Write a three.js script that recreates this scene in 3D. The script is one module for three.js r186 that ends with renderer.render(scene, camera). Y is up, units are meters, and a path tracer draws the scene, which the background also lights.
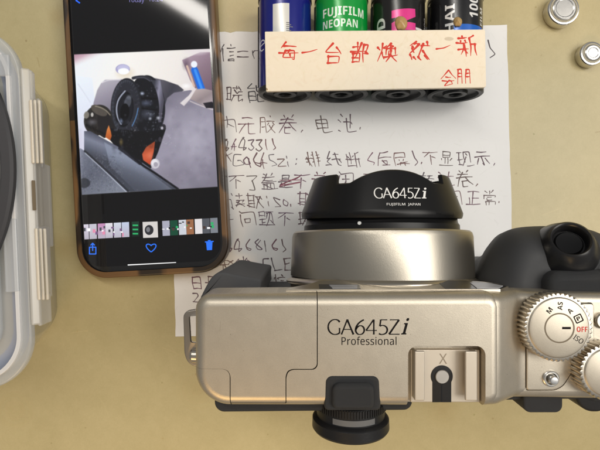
import * as THREE from 'three';
import { RoundedBoxGeometry } from 'three/addons/geometries/RoundedBoxGeometry.js';
import { mergeGeometries, toCreasedNormals } from 'three/addons/utils/BufferGeometryUtils.js';
import { RectAreaLightUniformsLib } from 'three/addons/lights/RectAreaLightUniformsLib.js';
import { FontLoader } from 'three/addons/loaders/FontLoader.js';
import { Brush, Evaluator, SUBTRACTION, INTERSECTION, ADDITION } from 'three-bvh-csg';

// ---------------------------------------------------------------- camera, lamps, exposure
const EYE = 220;                                   // lens height above the bench, millimetres
const scene = new THREE.Scene();
const camera = new THREE.PerspectiveCamera(53.13, 4 / 3, 0.01, 20);
camera.position.set(0, EYE / 1000, 0);
camera.up.set(0, 0, -1);
camera.lookAt(0, 0, 0);
const renderer = new THREE.WebGLRenderer({ antialias: true });
renderer.setSize(1024, 768);
renderer.toneMapping = THREE.LinearToneMapping;
renderer.toneMappingExposure = 1.2;
renderer.shadowMap.enabled = true;
RectAreaLightUniformsLib.init();
scene.background = new THREE.Color().setRGB(0.185, 0.187, 0.19);        // the dim room above the bench
function areaLamp(color, intensity, w, h, from, to, roll = 0) {
  const l = new THREE.RectAreaLight(color, intensity, w, h);
  l.position.set(...from); l.lookAt(...to); l.rotateZ(roll);
  scene.add(l); return l;
}
areaLamp(0xfffaf2, 23, 1.3, 0.044, [-0.145, 1.0, -0.49], [-0.145, 0, -0.49], 0).rotation.set(-Math.PI / 2, 0, -0.545);   // fluorescent tube over the bench
areaLamp(0xfffaf2, 4.6, 0.7, 0.6, [0.72, 0.95, -0.1], [0.03, 0.04, 0]);     // lamp to the right
areaLamp(0xffd28c, 8, 0.34, 0.12, [-0.12, 0.5, 0.5], [-0.06, 0, 0.16]);          // warm lamp in front of the bench

// ---------------------------------------------------------------- helpers (all lengths in millimetres)
let seed = 7;
const rnd = () => { seed = (seed * 1664525 + 1013904223) % 4294967296; return seed / 4294967296; };
const rr = (a, b) => a + (b - a) * rnd();
const F = 450;
const at = (px, py, h) => [(px - 300) * (EYE - h) / F, (py - 225) * (EYE - h) / F];   // [x, z] of a point at height h
const V2 = (x, y) => new THREE.Vector2(x, y);
function clean(g) {
  let n = g.index ? g.toNonIndexed() : g.clone();
  for (const k of Object.keys(n.attributes)) if (!['position', 'normal', 'uv'].includes(k)) n.deleteAttribute(k);
  if (!n.attributes.normal) n.computeVertexNormals();
  if (!n.attributes.uv) n.setAttribute('uv', new THREE.BufferAttribute(new Float32Array(n.attributes.position.count * 2), 2));
  n.morphAttributes = {}; n.clearGroups();
  return n;
}
const used = {};
function numbered(name) { const k = used[name] = (used[name] ?? -1) + 1; return k ? `${name}_${String(k).padStart(3, '0')}` : name; }
function tag(o, label, category, group) {
  o.userData.label = label; if (category) o.userData.category = category; if (group) o.userData.group = group; return o;
}
// a thing: group at its base (x, y, z in mm)
function thing(name, label, category, [x, y, z], turn = 0, group) {
  const o = new THREE.Group(); o.name = numbered(name); o.position.set(x / 1000, y / 1000, z / 1000); o.rotation.y = turn;
  o.userData.base = undefined; delete o.userData.base; tag(o, label, category, group); scene.add(o); return o;
}
function obj(name, geos, mat, parent = scene, origin = [0, 0, 0]) {
  const list = (Array.isArray(geos) ? geos : [geos]).map(clean);
  const g = list.length > 1 ? mergeGeometries(list) : list[0];
  g.translate(-origin[0], -origin[1], -origin[2]); g.scale(0.001, 0.001, 0.001);
  const m = new THREE.Mesh(g, mat); m.name = parent === scene ? numbered(name) : name; m.castShadow = m.receiveShadow = true;
  if (parent !== scene) { const k = parent.userData.__n ??= {}; Object.defineProperty(parent.userData, '__n', { value: k, enumerable: false, configurable: true }); const c = k[name] = (k[name] ?? -1) + 1; if (c) m.name = `${name}_${String(c).padStart(3, '0')}`; }
  parent.add(m); return m;
}
function rpoly(pts, target = new THREE.Shape()) {      // pts [x, z, radius]; shape y = -z; corners rounded, no doubled points
  const n = pts.length, P = pts.map(([x, z, r = 0]) => ({ v: V2(x, -z), r })), out = [];
  P.forEach((p, i) => {
    const a = P[(i + n - 1) % n].v, b = P[(i + 1) % n].v, da = a.clone().sub(p.v), db = b.clone().sub(p.v);
    const ra = Math.min(p.r, da.length() * 0.47), rb = Math.min(p.r, db.length() * 0.47);
    if (p.r < 1e-3) { out.push(p.v.clone()); return; }
    const s = p.v.clone().add(da.setLength(ra)), e = p.v.clone().add(db.setLength(rb)), k = p.r > 8 ? 16 : p.r > 2.5 ? 11 : 6;
    const c = new THREE.CubicBezierCurve(s, s.clone().lerp(p.v, .55), e.clone().lerp(p.v, .55), e);
    for (let q = 0; q <= k; q++) out.push(c.getPoint(q / k));
  });
  target.setFromPoints(out.filter((q, i) => q.distanceTo(out[(i + 1) % out.length]) > 1e-3)); return target;
}
function prism(shape, h0, h1, bevel = 0, seg = 4, curve = 10, crease = 0.62) {
  if (Array.isArray(shape)) {                            // a convex corner needs at least the bevel's radius
    const n = shape.length, A = shape.reduce((t, p, i) => t + p[0] * shape[(i + 1) % n][1] - shape[(i + 1) % n][0] * p[1], 0);
    shape = rpoly(shape.map((p, i) => { const a = shape[(i + n - 1) % n], b = shape[(i + 1) % n], c = (p[0] - a[0]) * (b[1] - p[1]) - (p[1] - a[1]) * (b[0] - p[0]); return [p[0], p[1], c * A > 0 ? Math.max(p[2] || 0, bevel * 1.3) : p[2] || 0]; }));
  }
  const g = new THREE.ExtrudeGeometry(shape, { depth: h1 - h0 - 2 * bevel, bevelEnabled: bevel > 0, bevelSize: bevel, bevelOffset: -bevel, bevelThickness: bevel, bevelSegments: seg, curveSegments: curve, steps: 1 });
  g.translate(0, 0, h0 + bevel); g.rotateX(-Math.PI / 2);
  return toCreasedNormals(g, crease);
}
const circ = (cx, cz, r, hole) => { const s = new THREE.Shape(); s.absarc(cx, -cz, r, 0, Math.PI * 2); if (hole) { const p = new THREE.Path(); p.absarc(cx, -cz, hole, 0, Math.PI * 2); s.holes.push(p); } return s; };
function lathe(pts, seg = 64, crease = 0.5) { return toCreasedNormals(clean(new THREE.LatheGeometry(pts.map(p => V2(...p)), seg)), crease); }
const box = (x0, x1, y0, y1, z0, z1, r = 0.3) => new RoundedBoxGeometry(x1 - x0, y1 - y0, z1 - z0, 3, r).translate((x0 + x1) / 2, (y0 + y1) / 2, (z0 + z1) / 2);
const ev = new Evaluator(); ev.attributes = ['position', 'normal', 'uv']; ev.useGroups = false;
function csg(a, b, op) {
  const A = new Brush(clean(a)), B = new Brush(clean(b)); A.updateMatrixWorld(); B.updateMatrixWorld();
  return tidy(clean(ev.evaluate(A, B, op).geometry));
}
function tidy(g) {                                       // drop slivers; level faces get a level normal
  const p = g.attributes.position, n = g.attributes.normal, u = g.attributes.uv, P = [], N = [], U = [], a = new THREE.Vector3(), b = new THREE.Vector3(), c = new THREE.Vector3(), f = new THREE.Vector3(), v = new THREE.Vector3();
  for (let i = 0; i < p.count; i += 3) {
    a.fromBufferAttribute(p, i); b.fromBufferAttribute(p, i + 1); c.fromBufferAttribute(p, i + 2);
    f.copy(b).sub(a).cross(v.copy(c).sub(a)); const area = f.length(); if (area < 1e-9) continue; f.divideScalar(area);
    const level = Math.abs(a.y - b.y) < 2e-3 && Math.abs(a.y - c.y) < 2e-3;
    for (let k = 0; k < 3; k++) { v.fromBufferAttribute(n, i + k); if (level) v.set(0, f.y < 0 ? -1 : 1, 0); else if (v.dot(f) < .6) v.copy(f); P.push(p.getX(i + k), p.getY(i + k), p.getZ(i + k)); N.push(v.x, v.y, v.z); U.push(u.getX(i + k), u.getY(i + k)); }
  }
  const o = new THREE.BufferGeometry(); o.setAttribute('position', new THREE.Float32BufferAttribute(P, 3)); o.setAttribute('normal', new THREE.Float32BufferAttribute(N, 3)); o.setAttribute('uv', new THREE.Float32BufferAttribute(U, 2)); return o;
}
const sub = (a, b) => csg(a, b, SUBTRACTION), inter = (a, b) => csg(a, b, INTERSECTION), add = (a, b) => csg(a, b, ADDITION);
function planarUV(g, k = 0.02, ax = 0, ay = 2) {         // uv from the shape's own plan, k repeats per mm
  const p = g.attributes.position, u = new Float32Array(p.count * 2);
  for (let i = 0; i < p.count; i++) { u[i * 2] = p.getComponent(i, ax) * k; u[i * 2 + 1] = p.getComponent(i, ay) * k; }
  g.setAttribute('uv', new THREE.BufferAttribute(u, 2)); return g;
}
// ---------------------------------------------------------------- textures
const canvas = (w, h) => { const c = document.createElement('canvas'); c.width = w; c.height = h; return [c, c.getContext('2d')]; };
const ctex = (c, srgb = true) => { const t = new THREE.CanvasTexture(c); if (srgb) t.colorSpace = THREE.SRGBColorSpace; t.magFilter = THREE.LinearFilter; t.anisotropy = 8; return t; };
function grid(n) { const a = new Float32Array(n * n); for (let i = 0; i < a.length; i++) a[i] = rnd(); return (x, y) => { x = ((x % 1) + 1) % 1 * n; y = ((y % 1) + 1) % 1 * n; const i = Math.floor(x), j = Math.floor(y), f = x - i, g = y - j, u = f * f * (3 - 2 * f), v = g * g * (3 - 2 * g), q = (p, s) => a[(s % n) * n + (p % n)]; return (q(i, j) * (1 - u) + q(i + 1, j) * u) * (1 - v) + (q(i, j + 1) * (1 - u) + q(i + 1, j + 1) * u) * v; }; }
function dtex(n, fn, srgb = false, rep = true) {
  const d = new Uint8Array(n * n * 4);
  for (let y = 0; y < n; y++) for (let x = 0; x < n; x++) { const c = fn(x / n, y / n), k = (y * n + x) * 4; for (let i = 0; i < 3; i++) d[k + i] = Math.max(0, Math.min(255, (Array.isArray(c) ? c[i] : c) * 255)); d[k + 3] = 255; }
  const t = new THREE.DataTexture(d, n, n); t.magFilter = THREE.LinearFilter; t.minFilter = THREE.LinearFilter; if (rep) t.wrapS = t.wrapT = THREE.RepeatWrapping; if (srgb) t.colorSpace = THREE.SRGBColorSpace; t.needsUpdate = true; return t;
}
const n8 = grid(8), n24 = grid(24), n90 = grid(90), n256 = grid(256);
const grainTex = dtex(512, (x, y) => 0.5 + (rnd() - 0.5) * 0.5 + (n256(x, y) - 0.5) * 0.5);
const roughTex = dtex(512, (x, y) => 0.9 + 0.06 * n8(x, y) + 0.06 * (n24(x + .3, y) - .5) + 0.10 * (rnd() - .5));
const barrelTex = grainTex.clone(); barrelTex.repeat.set(6, 1);
const rubberTex = dtex(256, (x, y) => n90(x, y) * 0.6 + n256(x, y) * 0.4);

const std = (rgb, o = {}) => { const m = new THREE.MeshStandardMaterial({ roughness: 0.5, ...o }); m.color.setRGB(...rgb); return m; };
const phy = (rgb, o = {}) => { const m = new THREE.MeshPhysicalMaterial({ roughness: 0.5, ...o }); m.color.setRGB(...rgb); return m; };
const metalTex = (() => {                               // sprayed champagne finish: fine flake, a few specks and hairlines
  const n = 1024, [c, x] = canvas(n, n), im = x.createImageData(n, n);
  for (let k = 0; k < n * n; k++) { const v = 236 + (rnd() - .5) * 30 + (n24((k % n) / n, Math.floor(k / n) / n) - .5) * 6; im.data[k * 4] = v; im.data[k * 4 + 1] = v * .995; im.data[k * 4 + 2] = v * .985; im.data[k * 4 + 3] = 255; }
  x.putImageData(im, 0, 0);
  for (let i = 0; i < 90; i++) { x.fillStyle = rnd() < .6 ? `rgba(60,50,38,${rr(.15, .6)})` : `rgba(255,255,250,${rr(.2, .7)})`; x.beginPath(); x.ellipse(rr(0, n), rr(0, n), rr(.8, 2.6), rr(.6, 1.8), rr(0, 3), 0, 7); x.fill(); }
  for (let i = 0; i < 16; i++) { x.strokeStyle = rnd() < .5 ? `rgba(255,255,250,${rr(.1, .3)})` : `rgba(80,68,50,${rr(.1, .3)})`; x.lineWidth = rr(.6, 1.4); const a = rr(0, n), b = rr(0, n), t = rr(0, 6), l = rr(20, 120); x.beginPath(); x.moveTo(a, b); x.lineTo(a + Math.cos(t) * l, b + Math.sin(t) * l); x.stroke(); }
  const t = ctex(c); t.wrapS = t.wrapT = THREE.RepeatWrapping; return t;
})();
const M = {
  metal: phy([0.66, 0.605, 0.51], { metalness: 0.92, roughness: 0.44, map: metalTex, bumpMap: grainTex, bumpScale: 0.000012 }),
  barrel: phy([0.45, 0.415, 0.35], { metalness: 0.98, roughness: 0.34, bumpMap: barrelTex, bumpScale: 0.000012 }),
  rim: std([0.58, 0.53, 0.45], { metalness: 1, roughness: 0.28 }),
  shoe: std([0.62, 0.56, 0.47], { metalness: 0.75, roughness: 0.5, bumpMap: grainTex, bumpScale: 0.00001 }),
  silver: std([0.66, 0.66, 0.65], { metalness: 1, roughness: 0.3 }),
  steel: std([0.70, 0.68, 0.64], { metalness: 1, roughness: 0.24, roughnessMap: roughTex }),
  black: phy([0.012, 0.012, 0.013], { roughness: 0.42, specularIntensity: .6, bumpMap: rubberTex, bumpScale: 0.00002 }),
  satin: phy([0.006, 0.006, 0.0065], { roughness: 0.34, specularIntensity: .6 }),
  gloss: phy([0.01, 0.01, 0.011], { roughness: 0.16, clearcoat: 0.6, clearcoatRoughness: 0.1 }),
  rubber: phy([0.042, 0.043, 0.045], { roughness: 0.58, specularIntensity: .7, bumpMap: rubberTex, bumpScale: 0.00011 }),
  greyRubber: std([0.075, 0.076, 0.08], { roughness: 0.7, bumpMap: rubberTex, bumpScale: 0.00005 }),
  dark: std([0.008, 0.008, 0.008], { roughness: 0.8 }),
  ink: phy([0.008, 0.007, 0.007], { roughness: 0.7, specularIntensity: .25 }),
  red: std([0.62, 0.035, 0.02], { roughness: 0.6 }),
  white: std([0.8, 0.8, 0.78], { roughness: 0.6 }),
};

// ---------------------------------------------------------------- bench
{
  const S = 1024, [c, x] = canvas(S, S);
  const im = x.createImageData(S, S);
  for (let j = 0; j < S; j++) for (let i = 0; i < S; i++) {
    const u = i / S, v = j / S, n = (n8(u, v) - .5) * 0.035 + (n24(u, v) - .5) * 0.03 + (n90(u, v) - .5) * 0.02 + (n256(u, v) - .5) * .015 + (rnd() - .5) * 0.03, k = (j * S + i) * 4;
    im.data[k] = 187 * (1 + n); im.data[k + 1] = 173 * (1 + n * 1.05); im.data[k + 2] = 129 * (1 + n * 1.4); im.data[k + 3] = 255;
  }
  x.putImageData(im, 0, 0);
  for (let i = 0; i < 26; i++) { const a = rr(0, S), b = rr(0, S), r = rr(8, 34); const g = x.createRadialGradient(a, b, 0, a, b, r); g.addColorStop(0, `rgba(150,105,40,${rr(.03, .16)})`); g.addColorStop(1, 'rgba(150,105,40,0)'); x.fillStyle = g; x.fillRect(a - r, b - r, 2 * r, 2 * r); }
  for (let i = 0; i < 110; i++) { x.fillStyle = `rgba(${90 + rnd() * 50 | 0},${62 + rnd() * 40 | 0},30,${rr(.1, .5)})`; x.beginPath(); x.ellipse(rr(0, S), rr(0, S), rr(.5, 1.9), rr(.5, 1.3), rr(0, 3), 0, 7); x.fill(); }
  for (let i = 0; i < 46; i++) { x.strokeStyle = rnd() < .5 ? `rgba(235,215,160,${rr(.08, .3)})` : `rgba(120,90,40,${rr(.08, .25)})`; x.lineWidth = rr(.6, 1.6); const a = rr(0, S), b = rr(0, S), t = rr(0, 6), l = rr(6, 40); x.beginPath(); x.moveTo(a, b); x.quadraticCurveTo(a + Math.cos(t) * l / 2 + rr(-4, 4), b + Math.sin(t) * l / 2 + rr(-4, 4), a + Math.cos(t) * l, b + Math.sin(t) * l); x.stroke(); }
  const t = ctex(c); t.wrapS = t.wrapT = THREE.RepeatWrapping;
  const g = planarUV(clean(new RoundedBoxGeometry(1400, 30, 1000, 2, 2).translate(0, -15, 0)), 1 / 330);
  const m = obj('table', g, phy([1, 1, 1], { map: t, roughness: 0.33, bumpMap: rubberTex, bumpScale: 0.00001, specularIntensity: .8 }));
  m.userData.kind = 'structure';
}

// ---------------------------------------------------------------- handwriting: strokes on a 0..9 grid, one digit pair per point
const HAN = {
  每: '3013 2282 342777 34747868 0595 5445 5657', 一: '0694', 台: '401474 6285 2629 267679 2979', 都: '1242 3034 0464 5027 1519 154549 1747 1949 6169 618174 748565',
  焕: '0314 3342 212409 2538 6143 6272 7263 4346 4383 8386 5654 6466 3796 636649 6699', 然: '3103 2242 4206 1324 1426 5393 625548 6599 8183 0719 2839 4859 7789', 新: '3031 1151 2223 4243 0353 0656 3439 3418 3648 8061 6159 6494 8489',
  会: '5005 5095 3464 1686 562978 6678', 朋: '1109 113139 1333 1535 6159 618189 6383 6585',
  信: '2004 1219 6061 4282 5474 5676 4849 487879 4979', 晓: '1218 123238 1535 1838 4282 6163 53657494 8371 4696 5639 76799899', 能: '301242 1419 144448 1646 1848 8152 515484 8556 555989', 内: '1219 128289 4036 4476', 元: '2171 0484 4419 546999',
  胶: '1109 113139 1333 1636 6061 4383 5445 7485 7549 5589', 卷: '2031 7061 1272 0494 4109 5498 366656 363969', 电: '1217 127277 1474 1777 404999', 池: '1021 0314 0819 446464 346475 6067 425999', 个: '500590 50959 5359', 排: '1339 2028 0434 0626 5059 4252 3454 4656 7079 7292 7494 7696',
  线: '301434 341638 0838 5282 4595 617899 8597', 断: '1118 1868 3037 1234 0464 5243 8061 6169 6494 8489', 后: '7021 211409 1494 3669 366669 3989', 屏: '117174 1474 110409 3536 6556 3787 1898 4739 6769', 不: '0191 4104 4349 5475', 显: '2124 216164 2363 2464 3538 5558 1516 7566 0989', 现: '0131 0535 1118 0838 4147 417177 524 5429 596999',
  示: '2171 0494 445948 2518 6588', 了: '117144 445929', 盖: '2031 7061 1282 1474 0595 4005 1669 1619 167679 3639 5659 0999', 是: '2124 216164 2363 2464 0585 4548 4777 2618 1898', 关: '2031 7061 1272 0494 4409 4499', 闭: '1021 1219 219199 3474 5258 5548', 转: '0242 201444 2549 0747 5282 4494 625696 7689', 过: '1021 032408 0898 4393 704758 4556', 
  读: '1021 031429 2918 4181 6063 4494 9485 5566 4576 4796 6448 6698', 取: '0151 1018 4148 1444 1646 0748 5282 83 8259 6299', 正: '1181 4149 4585 2529 0999', 常: '5052 2031 7061 1315 138384 3464 3536 3666 2729 278789 4749', 于: '1272 0595 524959', 问: '1021 1219 219199 3537 356567 3767', 题: '1114 114144 1343 1545 2528 2747 0899 5191 6255 528287 7249 7699', 坐: '2103 2244 7153 7294 5059 1686 0999', 赵: '1252 3036 0454 3559 2419 0999 5284 8254', 查: '0191 5057 4103 5193 2528 256568 2767 2868 0999', 情: '2029 1213 3243 4282 5474 4595 602 606 4749 478789 4888 5969', 日: '2129 217179 2575 2979', 口: '2329 237378 2878', 号: '2124 217174 2474 0595 355766', '=': '1474 1777', r: '3438 354464', '0': '5032277759624050', '4': '5028 2666 4449', '3': '2161445667492827', '1': '4149', ')': '304467496', '(': '6143256758', '6': '60344768774635', '5': '613134557748', '8': '5032447768473571', G: '713127489775 5575', a: '645335477764 6479', z: '24642878', i: '3538 3233', ':': '4445 4748', s: '643345576838', o: '443537586644', C: '714138598', L: '3138 3878', E: '3138 3171 3464 3878', ',': '4839', '.': '4748', '2': '2151636438 3878',
};
function glyph(x, ch, cx, cy, size, wob = 0.35, width = 4, taper = .35) {
  const s = HAN[ch]; if (!s) return;
  const k = size / 9, sl = rr(-.06, .03);
  for (const st of s.split(' ')) {
    const p = []; for (let i = 0; i + 1 < st.length; i += 2) { const gx = +st[i] + rr(-wob, wob), gy = +st[i + 1] + rr(-wob, wob); p.push(new THREE.Vector3(cx + (gx - 4.5 - (gy - 4.5) * sl * 4) * k, cy + (gy - 4.5 + (gx - 4.5) * sl) * k, 0)); }
    if (p.length === 1) p.push(p[0].clone().add(new THREE.Vector3(k * .8, k, 0)));
    if (p.length === 2) { const d = p[1].clone().sub(p[0]); p.splice(1, 0, p[0].clone().lerp(p[1], .5).add(new THREE.Vector3(-d.y, d.x, 0).multiplyScalar(rr(-.07, .07)))); }
    const path = new THREE.CatmullRomCurve3(p, false, 'catmullrom', .28), n = Math.max(8, Math.min(46, Math.round(path.getLength() / (width * .7))));
    const w0 = width * rr(.85, 1.15); let a = path.getPoint(0);
    for (let i = 1; i <= n; i++) { const t = i / n, b = path.getPoint(t); x.lineWidth = w0 * (1 + taper * (1.1 * Math.exp(-t * 7) - .75 * t * t) + .12 * Math.sin(t * 9 + sl * 80)); x.beginPath(); x.moveTo(a.x, a.y); x.lineTo(b.x, b.y); x.stroke(); a = b; }
  }
}
// ---------------------------------------------------------------- sheet of paper
{
  const ppm = 10, s = EYE / F;                                     // mm per pixel of the plan
  const W = 165, L = 148, turn = 0.024, C = at(341, 181, 0);
  const cv = 1.0, [c, x] = canvas(W * ppm, L * ppm);
  x.fillStyle = '#efeeec'; x.fillRect(0, 0, W * ppm, L * ppm);
  for (let i = 0; i < 2600; i++) { x.fillStyle = `rgba(${rnd() < .5 ? '190,186,178' : '255,255,255'},${rr(.03, .1)})`; x.beginPath(); x.ellipse(rr(0, 1650), rr(0, 1480), rr(1, 26), rr(.5, 3), rr(0, 3), 0, 7); x.fill(); }
  x.lineCap = 'round'; x.lineJoin = 'round';
  const lines = [
    [52, 17, 'd', [['信', 229], ['=', 244], ['r', 256], [')', 491]]], [92, 18, 'd', [['晓', 234], ['能', 256], ['不', 276]]],
    [124, 17, 'b', [['内', 229], ['元', 247], ['胶', 268], ['卷', 288], [',', 303], ['电', 323], ['池', 347], ['.', 360]]],
    [144, 12, 'b', [['0', 226], ['4', 235], ['0', 243], ['3', 252], ['3', 260], ['1', 267], [')', 274]]],
    [160, 15, 'b', [['个', 224], ['G', 237], ['a', 246], ['6', 256], ['4', 264], ['5', 272], ['z', 282], ['i', 290], [':', 297], ['排', 313], ['线', 333], ['断', 353], ['(', 371], ['后', 384], ['屏', 401], [')', 415], ['.', 421], ['不', 431], ['显', 447], ['现', 465], ['示', 482], [',', 494]]],
    [181, 15, 'b', [['不', 237], ['了', 253], ['盖', 269], ['是', 286], ['不', 302], ['关', 320], ['闭', 345], ['现', 372], ['不', 400], ['转', 427], ['过', 446], ['卷', 464], [',', 478]]],
    [200, 15, 'b', [['读', 237], ['取', 255], ['i', 270], ['s', 277], ['o', 285], ['.', 291], ['取', 306], ['不', 330], ['电', 400], ['后', 424], ['闭', 453], ['正', 473], ['常', 489], ['.', 499]]],
    [218, 15, 'b', [['于', 226], ['问', 247], ['题', 266], ['不', 286], ['现', 306]]], [245, 12, 'b', [['0', 228], ['0', 238], ['6', 248], ['8', 258], ['1', 266], ['6', 274], [')', 284]]],
    [264, 15, 'b', [['赵', 228], ['坐', 244], ['C', 265], ['L', 276], ['E', 287]]], [281, 13, 'b', [['日', 197], ['号', 212], ['查', 258], ['情', 280]]], [296, 12, 'b', [['2', 196], ['0', 206], ['6', 214]]],
  ];
  const toC = (px, py) => { const [wx, wz] = at(px, py, 0), dx = wx - C[0], dz = wz - C[1], ct = Math.cos(turn), st = Math.sin(turn); return [(dx * ct - dz * st + W / 2) * ppm, (dx * st + dz * ct + L / 2) * ppm]; };
  for (const [y, size, col, chars] of lines) for (const [ch, px] of chars) {
    x.strokeStyle = col === 'd' ? `rgb(${rr(82, 100) | 0},80,84)` : `rgb(${rr(104, 124) | 0},${rr(86, 100) | 0},${rr(94, 106) | 0})`;
    const [a, b] = toC(px, y - (px - 300) * 0.012 + rr(-.6, .6)); glyph(x, ch, a, b, size * s * ppm * rr(.92, 1.05), .28, rr(3.8, 5), .4);
  }
  x.strokeStyle = 'rgba(120,50,68,.75)'; x.lineWidth = 3.6; for (let i = 0; i < 5; i++) { const [a, b] = toC(280, 184 + rr(-4, 4)), [e, f] = toC(300, 180 + rr(-4, 4)); x.beginPath(); x.moveTo(a, b); x.lineTo(e, f); x.stroke(); }
  const nx = 60, nz = 54, g = new THREE.BoxGeometry(W, 0.16, L, nx, 1, nz), p = g.attributes.position;
  for (let i = 0; i < p.count; i++) {
    const u = p.getX(i), w = p.getZ(i), e = Math.max(0, (Math.abs(u) / (W / 2) - .9) * 10);
    if (w < -L / 2 + .01) p.setZ(i, w + (n24(u / 90, .3) - .5) * 1.1);
    if (Math.abs(u) > W / 2 - .01) p.setX(i, u + (n24(w / 160, .7) - .5) * 0.5);
    p.setY(i, p.getY(i) + 0.15 + 0.35 * n8(u / 300 + .2, w / 300 + .1) + (u > 0 ? e * e * 0.5 * n8(.4, w / 200 + .3) : 0));
  }
  g.computeVertexNormals();
  const m = obj('paper_note', g, std([1, 1, 1], { map: ctex(c), roughness: 0.85 }));
  m.position.set(C[0] / 1000, 0.00005, C[1] / 1000); m.rotation.y = turn;
  tag(m, 'white sheet of paper with handwritten notes lying under the phone and camera', 'paper');
}

// ---------------------------------------------------------------- film camera
const font = await new FontLoader().loadAsync('fonts/droid/droid_sans_regular.typeface.json');
const fontB = await new FontLoader().loadAsync('fonts/droid/droid_sans_bold.typeface.json');
const fontI = await new FontLoader().loadAsync('fonts/droid/droid_serif_bold.typeface.json');
function flatText(f, str, w, h, slant = 0) {             // flat letters in plan, w x h mm, origin at lower left, lying face up; z = -y
  const sh = f.generateShapes(str, 10), g = new THREE.ShapeGeometry(sh, 5); g.computeBoundingBox();
  const b = g.boundingBox; g.translate(-b.min.x, -b.min.y, 0); g.scale(w / (b.max.x - b.min.x), h / (b.max.y - b.min.y), 1);
  if (slant) g.applyMatrix4(new THREE.Matrix4().makeShear(0, 0, slant, 0, 0, 0));
  return clean(g);
}
const PEN = {
  G: [1.02, [[.92, .83], [.78, .95], [.56, 1], [.3, .93], [.11, .74], [.05, .5], [.11, .26], [.3, .07], [.56, 0], [.78, .04], [.9, .11]], [[.9, .09], [.9, .44]]],
  A: [.98, [[.02, 0], [.46, 1]], [[.45, 1], [.92, 0]], [[.18, .34], [.76, .34]]],
  6: [.84, [[.72, .98], [.5, .88], [.26, .68], [.11, .42], [.12, .2], [.25, .04], [.42, 0], [.62, .06], [.74, .24], [.7, .46], [.54, .58], [.36, .57], [.2, .46], [.13, .34]]],
  4: [.9, [[.62, 1], [.62, 0]], [[.6, .98], [.04, .27]], [[.04, .27], [.84, .27]]],
  5: [.82, [[.72, .98], [.24, .98]], [[.24, .99], [.17, .56]], [[.17, .56], [.34, .61], [.52, .58], [.68, .46], [.72, .28], [.64, .11], [.46, .02], [.26, .0], [.1, .06]]],
  Z: [.86, [[.1, .98], [.78, .98]], [[.78, .98], [.04, .02]], [[.04, .02], [.82, .02]]],
};
function penText(str, w, h, lift = .004) {               // returns letters in plan (z = -y) like flatText
  const total = [...str].reduce((t, c) => t + PEN[c][0], 0), kx = w / total, pos = []; let x0 = 0, layer = 0;
  for (const c of str) {
    for (const st of PEN[c].slice(1)) {
      const path = new THREE.CatmullRomCurve3(st.map(q => new THREE.Vector3((x0 + q[0]) * kx, q[1] * h, 0)), false, 'centripetal'), n = st.length > 2 ? 44 : 6, pts = path.getPoints(n), L = [];
      pts.forEach((p, i) => { const d = path.getTangent(i / n), e = Math.abs(2 * i / n - 1), steep = Math.abs(d.y), back = d.x * d.y < 0 ? 1 : st.length > 2 ? .8 : .62; const wd = h * (.056 + .062 * steep * (c === 'Z' ? 1 : back)) * (1 + .22 * e * e); L.push([p.x - d.y * wd / 2, p.y + d.x * wd / 2], [p.x + d.y * wd / 2, p.y - d.x * wd / 2]); });
      const z = layer++ * lift; for (let i = 0; i < n; i++) { const [a, b, q, f] = [L[2 * i], L[2 * i + 1], L[2 * i + 2], L[2 * i + 3]]; for (const v of [a, b, q, b, f, q]) pos.push(v[0], v[1], z); }
    }
    x0 += PEN[c][0];
  }
  const g = new THREE.BufferGeometry(); g.setAttribute('position', new THREE.Float32BufferAttribute(pos, 3)); g.computeVertexNormals(); return clean(g);
}
const lie = (g, x, y, z) => g.rotateX(-Math.PI / 2).translate(x, y, z);
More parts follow.
